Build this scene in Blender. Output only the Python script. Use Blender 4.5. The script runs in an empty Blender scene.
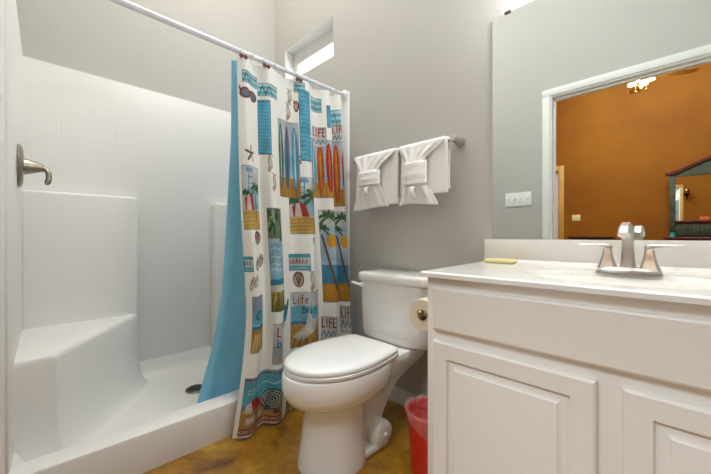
import bpy, bmesh, math, random
import numpy as np
from mathutils import Vector, Matrix
PI = math.pi
random.seed(4)
S = bpy.context.scene
COL = S.collection

# ------------------------------------------------------------------ camera, world, lights, exposure
cam_d = bpy.data.cameras.new('camera'); cam = bpy.data.objects.new('camera', cam_d); COL.objects.link(cam)
cam.location = (2.48, -1.50, 0.953)
cam.rotation_euler = (PI/2, 0, math.radians(45))
cam_d.sensor_width = 36.0; cam_d.lens = 36.0*327/711
cam_d.shift_y = -1.0/711
cam_d.clip_start = 0.02
S.camera = cam

w = bpy.data.worlds.new('daylight'); S.world = w; w.use_nodes = True
bg = w.node_tree.nodes['Background']
bg.inputs[0].default_value = (0.86, 0.93, 1.0, 1); bg.inputs[1].default_value = 6.0

def area(name, loc, size, power, color, rot=(0, 0, 0), sy=None):
    d = bpy.data.lights.new(name, 'AREA'); d.energy = power; d.color = color
    d.shape = 'RECTANGLE'; d.size = size; d.size_y = sy or size
    o = bpy.data.objects.new(name, d); COL.objects.link(o); o.location = loc; o.rotation_euler = rot
    return o
area('ceiling_lamp_light', (1.70, -0.48, 3.62), 1.5, 27, (0.92, 0.965, 1.0), sy=.5)
area('shower_lamp_light', (0.62, -0.8, 3.64), 0.7, 14.5, (1.0, 0.92, 0.79))
area('bedroom_fill_light', (2.0, -3.6, 4.3), 2.0, 250, (0.76, 0.89, 1.0))  # added fill without a fixture; brightens the bedroom and the cabinet through the doorway

S.view_settings.view_transform = 'Standard'; S.view_settings.look = 'None'
S.view_settings.gamma = 1.0; S.view_settings.use_curve_mapping = False
S.view_settings.exposure = 0.17

# ------------------------------------------------------------------ helpers
ROOTLOC = {}
def srgb(r, g, b):
    f = lambda c: (c/255/12.92) if c/255 <= .04045 else ((c/255+.055)/1.055)**2.4
    return (f(r), f(g), f(b), 1)

def mat(name, col, rough=.5, metal=0, noise=None, bump=None, spec=.5, coat=0, trans=0, alpha=1, sss=0, emit=None):
    m = bpy.data.materials.new(name); m.use_nodes = True
    nt = m.node_tree; b = nt.nodes['Principled BSDF']
    b.inputs['Base Color'].default_value = col; b.inputs['Roughness'].default_value = rough
    b.inputs['Metallic'].default_value = metal; b.inputs['Specular IOR Level'].default_value = spec
    b.inputs['Coat Weight'].default_value = coat; b.inputs['Transmission Weight'].default_value = trans
    if emit:
        b.inputs['Emission Color'].default_value = emit[0]; b.inputs['Emission Strength'].default_value = emit[1]
    tc = nt.nodes.new('ShaderNodeTexCoord')
    if noise:
        sc, c2, lo, hi = noise
        n = nt.nodes.new('ShaderNodeTexNoise'); n.inputs['Scale'].default_value = sc; n.inputs['Detail'].default_value = 5
        nt.links.new(tc.outputs['Object'], n.inputs['Vector'])
        r = nt.nodes.new('ShaderNodeValToRGB'); r.color_ramp.elements[0].position = lo; r.color_ramp.elements[1].position = hi
        r.color_ramp.elements[0].color = col; r.color_ramp.elements[1].color = c2
        nt.links.new(n.outputs['Fac'], r.inputs['Fac']); nt.links.new(r.outputs['Color'], b.inputs['Base Color'])
    if bump:
        sc, st, dist = bump
        n = nt.nodes.new('ShaderNodeTexNoise'); n.inputs['Scale'].default_value = sc; n.inputs['Detail'].default_value = 3
        nt.links.new(tc.outputs['Object'], n.inputs['Vector'])
        bn = nt.nodes.new('ShaderNodeBump'); bn.inputs['Strength'].default_value = st; bn.inputs['Distance'].default_value = dist
        nt.links.new(n.outputs['Fac'], bn.inputs['Height']); nt.links.new(bn.outputs['Normal'], b.inputs['Normal'])
    return m

M = {}
M['wall'] = mat('grey_paint', srgb(191, 189, 184), .75, bump=(140, .4, .004), spec=.3)
M['ceiling'] = mat('ceiling_paint', srgb(225, 220, 208), .8, bump=(90, .3, .004))
M['orange'] = mat('orange_paint', srgb(148, 88, 9), .7, noise=(1.3, srgb(130, 72, 5), .35, .7), bump=(110, .3, .004), spec=.2)
M['trim'] = mat('white_trim_paint', srgb(232, 232, 230), .4)
M['acrylic'] = mat('white_acrylic', srgb(232, 231, 228), .38)
M['porcelain'] = mat('white_porcelain', srgb(236, 235, 232), .1, coat=.5)
M['seat'] = mat('white_seat_plastic', srgb(238, 238, 237), .2, coat=.2)
M['cabinet'] = mat('taupe_white_cabinet_paint', srgb(228, 223, 215), .42)
M['cabinet_in'] = mat('cabinet_shadow', srgb(150, 142, 130), .6)
M['marble'] = mat('white_cultured_marble', srgb(236, 234, 230), .16, noise=(7, srgb(228, 226, 222), .4, .7), coat=.3)
M['nickel'] = mat('brushed_nickel', srgb(200, 197, 190), .33, metal=1, bump=(300, .05, .001))
M['nickel_dark'] = mat('darker_brushed_nickel', srgb(158, 150, 136), .3, metal=1)
M['chrome'] = mat('chrome', srgb(215, 215, 215), .12, metal=1)
M['bronze'] = mat('antique_brass', srgb(160, 138, 96), .3, metal=1)
M['towel'] = mat('white_terry_cloth', srgb(250, 250, 249), .95, bump=(420, .6, .004), spec=.1)
M['mirror'] = mat('mirror_silver', (.84, .875, .855, 1), .0, metal=1)
M['clip'] = mat('dark_clip', srgb(60, 58, 55), .4)
M['rod'] = mat('white_enamel_rod', srgb(226, 230, 238), .25, coat=.3)
M['red'] = mat('red_plastic', srgb(206, 22, 26), .3, coat=.2)
M['paper'] = mat('toilet_paper', srgb(226, 214, 190), .95, spec=.1, bump=(200, .3, .002))
M['card'] = mat('cardboard_core', srgb(150, 125, 90), .9)
M['soap'] = mat('cream_soap_wrapper', srgb(226, 214, 160), .5, bump=(120, .5, .004))
M['glass'] = mat('window_glass', (1, 1, 1, 1), .0, trans=1, spec=.5)
M['plate'] = mat('white_switch_plastic', srgb(240, 240, 238), .3)
M['ivory'] = mat('ivory_plastic', srgb(222, 196, 140), .4)
M['brownred'] = mat('brown_red_ornament', srgb(96, 34, 24), .4)
M['lens'] = mat('dark_lens', srgb(50, 30, 26), .2)
M['tanwood'] = mat('golden_wood', srgb(206, 158, 78), .5, noise=(9, srgb(184, 132, 58), .3, .7))
M['darkwood'] = mat('dark_red_wood', srgb(92, 24, 14), .4, noise=(12, srgb(60, 14, 9), .3, .7))
M['greenwood'] = mat('weathered_green_wood', srgb(74, 78, 52), .6, noise=(14, srgb(44, 48, 34), .3, .7))
M['blade'] = mat('yellow_oak_fan_blade', srgb(206, 160, 72), .5, noise=(20, srgb(180, 132, 50), .3, .7))
M['shade'] = mat('frosted_lamp_glass', srgb(255, 236, 190), .4, emit=((1, .78, .42, 1), .7))
M['iron'] = mat('black_iron', srgb(38, 30, 26), .5, metal=.6)
M['amber'] = mat('amber_orange_box', srgb(214, 96, 26), .5)
M['turq'] = mat('turquoise_ceramic', srgb(60, 170, 160), .3)
M['drain'] = mat('dull_steel_drain', srgb(120, 114, 104), .35, metal=1)
M['black'] = mat('dark_hole', srgb(20, 18, 16), .8)

def principled(m): return m.node_tree.nodes['Principled BSDF']
# translucent bag
m = mat('clear_plastic_bag', srgb(240, 190, 185), .15, bump=(35, .8, .02)); M['bag'] = m
nt = m.node_tree; tr = nt.nodes.new('ShaderNodeBsdfTransparent'); mx = nt.nodes.new('ShaderNodeMixShader')
mx.inputs[0].default_value = .2; out = nt.nodes['Material Output']
nt.links.new(tr.outputs[0], mx.inputs[1]); nt.links.new(principled(m).outputs[0], mx.inputs[2]); nt.links.new(mx.outputs[0], out.inputs[0])
m = M['shade']; nt = m.node_tree; tr = nt.nodes.new('ShaderNodeBsdfTranslucent'); tr.inputs[0].default_value = (1, .9, .7, 1)
mx = nt.nodes.new('ShaderNodeMixShader'); mx.inputs[0].default_value = .6; out = nt.nodes['Material Output']
nt.links.new(principled(m).outputs[0], mx.inputs[1]); nt.links.new(tr.outputs[0], mx.inputs[2]); nt.links.new(mx.outputs[0], out.inputs[0])
# blue liner: diffuse + translucent
m = mat('blue_vinyl_liner', srgb(140, 206, 238), .35, noise=(6, srgb(126, 196, 232), .3, .7)); M['liner'] = m
nt = m.node_tree; tr = nt.nodes.new('ShaderNodeBsdfTranslucent'); tr.inputs[0].default_value = srgb(140, 210, 236)
mx = nt.nodes.new('ShaderNodeMixShader'); mx.inputs[0].default_value = .35; out = nt.nodes['Material Output']
nt.links.new(principled(m).outputs[0], mx.inputs[1]); nt.links.new(tr.outputs[0], mx.inputs[2]); nt.links.new(mx.outputs[0], out.inputs[0])
# stained concrete
m = mat('stained_concrete', srgb(140, 92, 22), .28, coat=.35); M['floor'] = m
nt = m.node_tree; b = principled(m); tc = [n for n in nt.nodes if n.type == 'TEX_COORD'][0]
n1 = nt.nodes.new('ShaderNodeTexNoise'); n1.inputs['Scale'].default_value = 4.2; n1.inputs['Detail'].default_value = 7; n1.inputs['Distortion'].default_value = .6
n2 = nt.nodes.new('ShaderNodeTexNoise'); n2.inputs['Scale'].default_value = 24; n2.inputs['Detail'].default_value = 6
r1 = nt.nodes.new('ShaderNodeValToRGB'); e = r1.color_ramp.elements
e[0].position = .3; e[0].color = srgb(92, 52, 14); e[1].position = .72; e[1].color = srgb(192, 150, 58)
x = e.new(.42); x.color = srgb(160, 112, 30); x = e.new(.55); x.color = srgb(166, 120, 32)
r2 = nt.nodes.new('ShaderNodeValToRGB'); r2.color_ramp.elements[0].position = .3; r2.color_ramp.elements[0].color = (.62, .55, .45, 1)
r2.color_ramp.elements[1].position = .62; r2.color_ramp.elements[1].color = (1, 1, 1, 1)
mm = nt.nodes.new('ShaderNodeMixRGB'); mm.blend_type = 'MULTIPLY'; mm.inputs[0].default_value = .8
for n in (n1, n2): nt.links.new(tc.outputs['Object'], n.inputs['Vector'])
nt.links.new(n1.outputs['Fac'], r1.inputs[0]); nt.links.new(n2.outputs['Fac'], r2.inputs[0])
nt.links.new(r1.outputs[0], mm.inputs[1]); nt.links.new(r2.outputs[0], mm.inputs[2]); nt.links.new(mm.outputs[0], b.inputs['Base Color'])
# tiled acrylic: brick relief moulded in the panel, one material per wall direction
def tiled(name, axis):
    m = mat(name, srgb(232, 231, 228), .42); nt = m.node_tree; b = principled(m)
    tc = [n for n in nt.nodes if n.type == 'TEX_COORD'][0]
    sp = nt.nodes.new('ShaderNodeSeparateXYZ'); cb = nt.nodes.new('ShaderNodeCombineXYZ')
    nt.links.new(tc.outputs['Object'], sp.inputs[0]); nt.links.new(sp.outputs[axis], cb.inputs[0]); nt.links.new(sp.outputs[2], cb.inputs[1])
    br = nt.nodes.new('ShaderNodeTexBrick'); br.inputs['Scale'].default_value = 1
    br.inputs['Brick Width'].default_value = .25; br.inputs['Row Height'].default_value = .125
    br.inputs['Mortar Size'].default_value = .0022; br.inputs['Mortar Smooth'].default_value = .6
    nt.links.new(cb.outputs[0], br.inputs['Vector'])
    bn = nt.nodes.new('ShaderNodeBump'); bn.inputs['Strength'].default_value = .35; bn.inputs['Distance'].default_value = .002; bn.invert = True
    nt.links.new(br.outputs['Fac'], bn.inputs['Height']); nt.links.new(bn.outputs[0], b.inputs['Normal'])
    return m
M['tile_y'] = tiled('acrylic_moulded_tile_long', 1); M['tile_x'] = tiled('acrylic_moulded_tile_end', 0)

def thing(name, label, cat, loc=(0, 0, 0), group=None):
    o = bpy.data.objects.new(name, None); COL.objects.link(o); o.location = loc
    o.empty_display_size = .05; o['label'] = label; o['category'] = cat
    if group: o['group'] = group
    ROOTLOC[o.name] = Vector(loc)
    return o

def obj(name, bm, m, parent=None, smooth=38, label=None, loc=None):
    """link bm (world coordinates) as one mesh object"""
    me = bpy.data.meshes.new(name)
    base = ROOTLOC[parent.name] if parent else Vector(loc or (0, 0, 0))
    bmesh.ops.translate(bm, verts=bm.verts, vec=-base)
    bm.normal_update(); bm.to_mesh(me); bm.free()
    me.materials.append(m)
    o = bpy.data.objects.new(name, me); COL.objects.link(o)
    if parent: o.parent = parent
    else: o.location = base
    ROOTLOC[o.name] = base
    if smooth:
        me.shade_smooth(); me.set_sharp_from_angle(angle=math.radians(smooth))
    if label: o['label'] = label
    return o
def tag(o, label, cat, group=None):
    o['label'] = label; o['category'] = cat
    if group: o['group'] = group
    return o
def struct(name, bm, m, smooth=38):
    o = obj(name, bm, m, smooth=smooth); o['kind'] = 'structure'; return o

def B(): return bmesh.new()
def box(bm, x0, x1, y0, y1, z0, z1, bev=0, seg=2):
    vs = [bm.verts.new(c) for c in [(x0,y0,z0),(x1,y0,z0),(x1,y1,z0),(x0,y1,z0),(x0,y0,z1),(x1,y0,z1),(x1,y1,z1),(x0,y1,z1)]]
    fs = [bm.faces.new([vs[i] for i in q]) for q in [(3,2,1,0),(4,5,6,7),(0,1,5,4),(1,2,6,5),(2,3,7,6),(3,0,4,7)]]
    if bev:
        es = list({e for f in fs for e in f.edges})
        bmesh.ops.bevel(bm, geom=es, offset=bev, segments=seg, profile=.5, affect='EDGES')
    return bm
def prism(bm, pts, z0, z1, bev=0, seg=2, axis='z'):
    """extrude a polygon; axis z: pts (x,y); axis x: pts (y,z); axis y: pts (x,z)"""
    mk = {'z': lambda p, h: (p[0], p[1], h), 'x': lambda p, h: (h, p[0], p[1]), 'y': lambda p, h: (p[0], h, p[1])}[axis]
    a = [bm.verts.new(mk(p, z0)) for p in pts]; c = [bm.verts.new(mk(p, z1)) for p in pts]
    n = len(pts); fs = [bm.faces.new(a[::-1]), bm.faces.new(c)]
    for i in range(n): fs.append(bm.faces.new([a[i], a[(i+1) % n], c[(i+1) % n], c[i]]))
    bmesh.ops.recalc_face_normals(bm, faces=fs)
    if bev:
        es = list({e for f in fs for e in f.edges})
        bmesh.ops.bevel(bm, geom=es, offset=bev, segments=seg, profile=.5, affect='EDGES')
    return bm
def loft(bm, rings, cap=True, closed=True):
    vr = [[bm.verts.new(p) for p in r] for r in rings]; fs = []
    n = len(rings[0])
    for a, b in zip(vr[:-1], vr[1:]):
        for i in range(n if closed else n-1):
            fs.append(bm.faces.new([a[i], a[(i+1) % n], b[(i+1) % n], b[i]]))
    if cap and closed:
        fs.append(bm.faces.new(vr[0][::-1])); fs.append(bm.faces.new(vr[-1]))
    bmesh.ops.recalc_face_normals(bm, faces=fs)
    return bm
def tube(bm, pts, r, n=12, cap=True):
    pts = [Vector(p) for p in pts]; rs = r if isinstance(r, (list, tuple)) else [r]*len(pts)
    rings = []; up = None
    for i, p in enumerate(pts):
        t = (pts[min(i+1, len(pts)-1)]-pts[max(i-1, 0)]).normalized()
        if up is None: up = t.orthogonal().normalized()
        up = (up - t*up.dot(t)).normalized(); sd = t.cross(up)
        rings.append([p + (up*math.cos(2*PI*k/n)+sd*math.sin(2*PI*k/n))*rs[i] for k in range(n)])
    return loft(bm, rings, cap)
def lathe(bm, prof, c, axis='z', n=32, cap=True):
    """prof: (radius, height) pairs along the axis from c"""
    c = Vector(c); rings = []
    for r, h in prof:
        ring = []
        for k in range(n):
            a = 2*PI*k/n; u, v = max(r, 1e-5)*math.cos(a), max(r, 1e-5)*math.sin(a)
            ring.append(c+Vector({'z': (u, v, h), 'y': (u, h, v), 'x': (h, u, v)}[axis]))
        rings.append(ring)
    return loft(bm, rings, cap)
def ball(bm, c, r, n=16, sc=(1, 1, 1)):
    bmesh.ops.create_uvsphere(bm, u_segments=n, v_segments=n//2, radius=1,
        matrix=Matrix.Translation(c) @ Matrix.Diagonal((r*sc[0], r*sc[1], r*sc[2], 1)))
    return bm
def grid_mesh(name, P, m, parent, thick=0, label=None):
    """P: (rows, cols, 3) world points -> one sheet mesh, optional solidify"""
    nr, nc = P.shape[:2]; base = np.array(ROOTLOC[parent.name]) if parent else np.zeros(3)
    me = bpy.data.meshes.new(name)
    idx = np.arange(nr*nc).reshape(nr, nc)
    f = np.stack([idx[:-1, :-1], idx[:-1, 1:], idx[1:, 1:], idx[1:, :-1]], -1).reshape(-1, 4)
    me.vertices.add(nr*nc); me.vertices.foreach_set('co', (P-base).reshape(-1).astype(np.float32))
    me.loops.add(f.size); me.loops.foreach_set('vertex_index', f.reshape(-1).astype(np.int32))
    me.polygons.add(len(f)); me.polygons.foreach_set('loop_start', np.arange(0, f.size, 4, dtype=np.int32))
    me.update(calc_edges=True); me.validate(); me.materials.append(m); me.shade_smooth()
    o = bpy.data.objects.new(name, me); COL.objects.link(o); o.parent = parent
    ROOTLOC[o.name] = Vector(base)
    if thick:
        md = o.modifiers.new('thickness', 'SOLIDIFY'); md.thickness = thick; md.offset = 0
    if label: o['label'] = label
    return o
def copy_tree(o, parent=None):
    c = o.copy(); COL.objects.link(c); c.parent = parent
    ROOTLOC[c.name] = ROOTLOC.get(o.name, Vector())
    for ch in list(o.children): copy_tree(ch, c)
    return c
def smoothstep(x): x = np.clip(x, 0, 1); return x*x*(3-2*x)

# ------------------------------------------------------------------ the room
CZ = 3.7
BZC = 4.4          # bedroom ceiling
RX = 2.88          # right wall
FY = -1.56         # wall with the doorway (bathroom face)
BY = -1.68         # its bedroom face
DX0, DX1, DZ = 1.703, 2.70, 2.11
bm = B(); box(bm, -.9, 5.0, -5.85, .15, -.1, 0); struct('floor', bm, M['floor'])
bm = B(); box(bm, -.15, RX+.15, BY+.06, .15, CZ, CZ+.1); struct('ceiling', bm, M['ceiling'])
bm = B(); box(bm, -.9, 5.0, -5.85, BY+.06, BZC, BZC+.1); struct('ceiling_bedroom', bm, M['ceiling'])
bm = B(); box(bm, -.15, 0, FY-.06, .16, 0, CZ); struct('wall_left', bm, M['wall'])
# back wall with the small high window
WX0, WX1, WZ0, WZ1 = .158, .765, 2.205, 2.485
bm = B()
box(bm, 0, WX0, 0, .16, 0, CZ); box(bm, WX1, RX, 0, .16, 0, CZ); box(bm, WX0, WX1, 0, .16, 0, WZ0); box(bm, WX0, WX1, 0, .16, WZ1, CZ)
struct('wall_back', bm, M['wall'])
bm = B()
for a in ((WX0, WX0+.004, 0.001, .16, WZ0, WZ1), (WX1-.004, WX1, 0.001, .16, WZ0, WZ1), (WX0, WX1, 0.001, .16, WZ0, WZ0+.004), (WX0, WX1, 0.001, .16, WZ1-.004, WZ1)): box(bm, *a)
struct('trim_1', bm, M['trim'])
bm = B()
fw = .045
box(bm, WX0+.004, WX0+.004+fw, .085, .155, WZ0+.004, WZ1-.004); box(bm, WX1-.004-fw, WX1-.004, .085, .155, WZ0+.004, WZ1-.004)
box(bm, WX0+.004+fw, WX1-.004-fw, .085, .155, WZ0+.004, WZ0+.004+fw); box(bm, WX0+.004+fw, WX1-.004-fw, .085, .155, WZ1-.004-.10, WZ1-.004)
w1 = struct('window_1', bm, M['trim'])
bm = B(); box(bm, WX0+.03, WX1-.03, .146, .151, WZ0+.03, WZ1-.03); obj('pane', bm, M['glass'], w1, 0)
bm = B(); box(bm, RX, RX+.15, FY-.06, .16, 0, CZ); struct('wall_right', bm, M['wall'])
# doorway wall: grey side and orange side are two skins of one wall
bm = B()
box(bm, 0, DX0, FY-.06, FY, 0, CZ); box(bm, DX1, RX, FY-.06, FY, 0, CZ); box(bm, DX0, DX1, FY-.06, FY, DZ, CZ)
struct('wall_front', bm, M['wall'])
bm = B()
box(bm, -.75, DX0, BY, FY-.06, 0, BZC); box(bm, DX1, 4.85, BY, FY-.06, 0, BZC); box(bm, DX0, DX1, BY, FY-.06, DZ, BZC)
struct('wall_bedroom_near', bm, M['orange'])
# door casing both sides and jamb
cw = .052
def casing(name, y0, y1, m=None):
    bm = B()
    for x0, x1 in ((DX0-cw, DX0+.004), (DX1-.004, DX1+cw)):
        box(bm, x0, x1, y0, y1, 0, DZ-.004, .004)
    box(bm, DX0-cw, DX1+cw, y0, y1, DZ-.004, DZ+cw, .004)
    return struct(name, bm, m or M['trim'])
casing('trim_2', FY, FY+.014)
casing('trim_3', BY-.014, BY, M['tanwood'])
bm = B()
box(bm, DX0, DX0+.018, BY, FY, 0, DZ); box(bm, DX1-.018, DX1, BY, FY, 0, DZ); box(bm, DX0+.018, DX1-.018, BY, FY, DZ-.018, DZ)
box(bm, DX0+.018, DX0+.03, BY+.045, BY+.07, 0, DZ-.018); box(bm, DX0+.018, DX1-.018, BY+.045, BY+.07, DZ-.03, DZ-.018)
struct('trim_4', bm, M['trim'])
# baseboards
bm = B(); box(bm, .97, 1.885, -.014, 0, 0, .085, .004); box(bm, .97, 1.885, -.02, -.014, 0, .02, .003); struct('baseboard_back', bm, M['trim'])
bm = B(); box(bm, 1.195, DX0-cw, FY, FY+.014, 0, .085, .004); struct('baseboard_front', bm, M['trim'])
# bedroom shell
bm = B()
VX0, VX1, VZ0, VZ1 = -.25, .80, .85, 2.2
box(bm, -.75, VX0, -5.82, -5.7, 0, BZC); box(bm, VX1, 4.85, -5.82, -5.7, 0, BZC); box(bm, VX0, VX1, -5.82, -5.7, 0, VZ0); box(bm, VX0, VX1, -5.82, -5.7, VZ1, BZC)
struct('wall_bedroom_far', bm, M['orange'])
bm = B(); box(bm, -.87, -.75, -5.82, BY, 0, BZC); struct('wall_bedroom_left', bm, M['orange'])
bm = B(); box(bm, 4.85, 4.97, -5.82, BY, 0, BZC); struct('wall_bedroom_right', bm, M['orange'])
bm = B()
for a in ((VX0-.09, VX0, VZ0-.09, VZ1+.09), (VX1, VX1+.09, VZ0-.09, VZ1+.09), (VX0, VX1, VZ1, VZ1+.09), (VX0, VX1, VZ0-.09, VZ0)):
    box(bm, a[0], a[1], -5.7, -5.68, a[2], a[3], .004)
struct('trim_5', bm, M['tanwood'])
bm = B()
box(bm, VX0, VX0+.05, -5.79, -5.74, VZ0, VZ1); box(bm, VX1-.05, VX1, -5.79, -5.74, VZ0, VZ1)
for z in (VZ0, 1.45, VZ1-.05): box(bm, VX0+.05, VX1-.05, -5.79, -5.74, z, z+.05)
box(bm, .22, .26, -5.785, -5.745, VZ0+.05, VZ1-.05)
w2 = struct('window_2', bm, M['trim'])
bm = B(); box(bm, VX0+.04, VX1-.04, -5.77, -5.765, VZ0+.04, VZ1-.04); obj('pane', bm, M['glass'], w2, 0)

# ------------------------------------------------------------------ shower stall
SL = (0, 0, 0)
st = thing('shower_stall', 'white moulded shower stall with tile relief, corner seat and low curb', 'shower', SL)
YB = lambda x: -1.52 - .025*(x/.94)          # face of the near end panel
bm = B(); box(bm, 0.0005, .02, -1.535, -.0005, .03, 1.905, .004); obj('back_panel', bm, M['tile_y'], st)
bm = B(); prism(bm, [(.02, FY+.0005), (.945, FY+.0005), (.945, YB(.945)), (.02, YB(.02))], .0, 1.905, .003); obj('end_panel', bm, M['tile_x'], st)
bm = B(); box(bm, .9452, 1.19, FY+.0005, FY+.007, 0, 1.905, .002); obj('front_return', bm, M['tile_x'], st)
bm = B(); box(bm, .02, .93, -.022, -.0005, .0, 1.905, .004); obj('end_panel', bm, M['tile_x'], st)
# pan with coved edges (height field)
nx, ny = 46, 74
xs = np.linspace(.019, .86, nx); ys = np.linspace(-1.548, -.02, ny)
XX, YY = np.meshgrid(xs, ys)
dx = np.minimum(XX-.019, .86-XX); dy = np.minimum(YY+1.535, -.02-YY)
dd = np.minimum(dx, dy)
ZZ = .045 + .10*np.clip(1-dd/.06, 0, 1)**2.2 + .012*np.hypot(XX-.445, YY+.80)
grid_mesh('pan', np.stack([XX, YY, ZZ], -1), M['acrylic'], st)
# curb, bowed slightly outward
rings = []
for k in range(33):
    f = k/32; y = -1.5445 + 1.522*f; bow = .018*math.sin(PI*f)
    xo = .935+bow
    prof = [(.835, .0), (xo, .0), (xo, .145), (xo-.004, .155), (xo-.014, .161), (.862+bow*.4, .163), (.848+bow*.4, .159), (.838+bow*.4, .148)]
    rings.append([(p, y, q) for p, q in prof])
bm = loft(B(), rings); obj('curb', bm, M['acrylic'], st, 30)
# pillars moulded into the long wall
bm = B(); box(bm, .015, .115, -1.53, -1.025, .04, 1.19, .014, 4); obj('wall_pillar', bm, M['tile_y'], st)
bm = B(); box(bm, .015, .115, -.55, -.015, .04, 1.19, .014, 4); obj('wall_pillar', bm, M['tile_y'], st)
bm = lathe(B(), [(.006, 0), (.006, .003)], (.066, -.551, 1.155), 'y', 12); obj('screw_plug', bm, M['drain'], st, label='small dark plug')
# corner seat
seat_pts = [(.015, -1.553), (.695, -1.556), (.69, -1.42), (.60, -1.365), (.112, -1.025), (.015, -1.02)]
def offs(pts, d):      # move the three free corners outward by d
    o = [Vector((.9, -.2)), Vector((.95, .3)), Vector((.62, .78)), Vector((.52, .85)), Vector((.4, .9)), Vector((0, .6))]
    return [(p[0]+q.x*d if k not in (5, 0) else p[0], p[1]+(q.y*d if k not in (0, 1) else 0)) for k, (p, q) in enumerate(zip(pts, o))]
prof_s = [(.075, .036), (.062, .05), (.045, .062), (.03, .085), (.019, .115), (.009, .17), (.003, .24), (0, .32), (0, .452), (-.003, .465), (-.010, .474), (-.020, .478)]
rings = []
for d, z in prof_s:
    P2 = offs(seat_pts, d); ring = []
    for k in range(len(P2)):
        a, c = P2[k], P2[(k+1) % len(P2)]
        for q in range(8): ring.append((a[0]+(c[0]-a[0])*q/8, a[1]+(c[1]-a[1])*q/8, z))
    rings.append(ring)
bm = loft(B(), rings); obj('corner_seat', bm, M['acrylic'], st, 50)
bm = lathe(B(), [(.056, -.01), (.056, .004), (.05, .008), (.012, .009), (.0, .009)], (.445, -.80, .047), 'z', 32)
dr = obj('drain_strainer', bm, M['drain'], st, label='dull steel drain')
bm = B()
for i in range(-3, 4):
    for j in range(-3, 4):
        if i*i+j*j <= 10: lathe(bm, [(.0045, 0), (.0045, .0012)], (.445+i*.0125, -.80+j*.0125, .0556), 'z', 8)
obj('drain_hole', bm, M['black'], dr)

# shower valve
VX = .47; VY = YB(VX)
sv = thing('shower_valve', 'brushed nickel shower valve with curved lever on the shower end wall', 'shower valve', (VX, VY, 1.254))
bm = lathe(B(), [(.09, -.001), (.092, .004), (.086, .012), (.07, .017), (.04, .019), (0, .0195)], (VX, VY, 1.254), 'y', 40); obj('escutcheon', bm, M['nickel_dark'], sv)
bm = lathe(B(), [(.036, .017), (.033, .03), (.026, .05), (.019, .07), (.014, .082), (.0, .084)], (VX, VY, 1.254), 'y', 32); obj('hub', bm, M['nickel_dark'], sv)
bm = tube(B(), [(VX, VY+.055, 1.257), (VX+.006, VY+.075, 1.253), (VX+.01, VY+.088, 1.246), (VX+.016, VY+.096, 1.232), (VX+.02, VY+.097, 1.208), (VX+.024, VY+.092, 1.188), (VX+.026, VY+.088, 1.18)],
          [.010, .0105, .0105, .010, .0105, .011, .006], 14); obj('lever', bm, M['nickel_dark'], sv)

# curtain rod
RXc, RZ = .90, 1.885
rd = thing('curtain_rod', 'white straight shower curtain rod across the shower opening', 'curtain rod', (RXc, -.76, RZ))
y0r, y1r = YB(.9), -.022
bm = tube(B(), [(RXc, y0r+.001, RZ), (RXc, -.62, RZ)], .0135, 20); obj('outer_tube', bm, M['rod'], rd)
bm = tube(B(), [(RXc, -.64, RZ), (RXc, y1r-.001, RZ)], .0115, 20); obj('inner_tube', bm, M['rod'], rd)
bm = lathe(B(), [(.03, 0), (.03, .008), (.022, .02), (.0135, .024)], (RXc, y0r, RZ), 'y', 24); obj('end_flange', bm, M['rod'], rd)
bm = lathe(B(), [(.03, 0), (.03, -.008), (.022, -.02), (.0115, -.024)], (RXc, y1r, RZ), 'y', 24); obj('end_flange', bm, M['rod'], rd)

# ------------------------------------------------------------------ shower curtain (printed cloth) and liner
RIDGE = np.array([-.720, -.592, -.350, -.180, -.085])
def cloth_profile(z, n):
    """one horizontal section of the hanging curtain"""
    y = np.linspace(-.757, -.035, n)
    k = np.interp(y, np.concatenate([[-.86], RIDGE, [.02]]), np.arange(-1, len(RIDGE)+1))
    zz = (1.855-z)/1.855
    ph = 2*PI*k + .35*np.sin(3.1*zz+5*y)*zz
    A = (.028+.012*smoothstep(zz*1.6))*np.interp(y, [-.757, -.56, -.40, -.2, -.035], [.62, .70, .85, .85, .8])
    xc = np.interp(z, [0, .2, .6, 1.2, 1.855], [1.005, .998, .972, .93, .902])
    x = xc + A*np.cos(ph) + .22*A*np.cos(2*ph+.6) + .010*zz*np.sin(9*y+2)
    fl = np.clip((.62-z)/.62, 0, 1)**1.6
    yy = y - .075*fl*np.exp(-(y+.757)*9) + .018*np.exp(-((z-.6)/.4)**2)*np.exp(-(y+.757)*9)
    return x, yy + .35*A*np.sin(ph)*.6
CW, CHH = 430, 610
rows = []
for z in np.linspace(.012, 1.855, CHH):
    x, y = cloth_profile(z, 900)
    s_ = np.concatenate([[0], np.cumsum(np.hypot(np.diff(x), np.diff(y)))]); s_ /= s_[-1]
    q = np.linspace(0, 1, CW)
    rows.append(np.stack([np.interp(q, s_, x), np.interp(q, s_, y), np.full(CW, z)], -1))
PC = np.array(rows)
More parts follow.
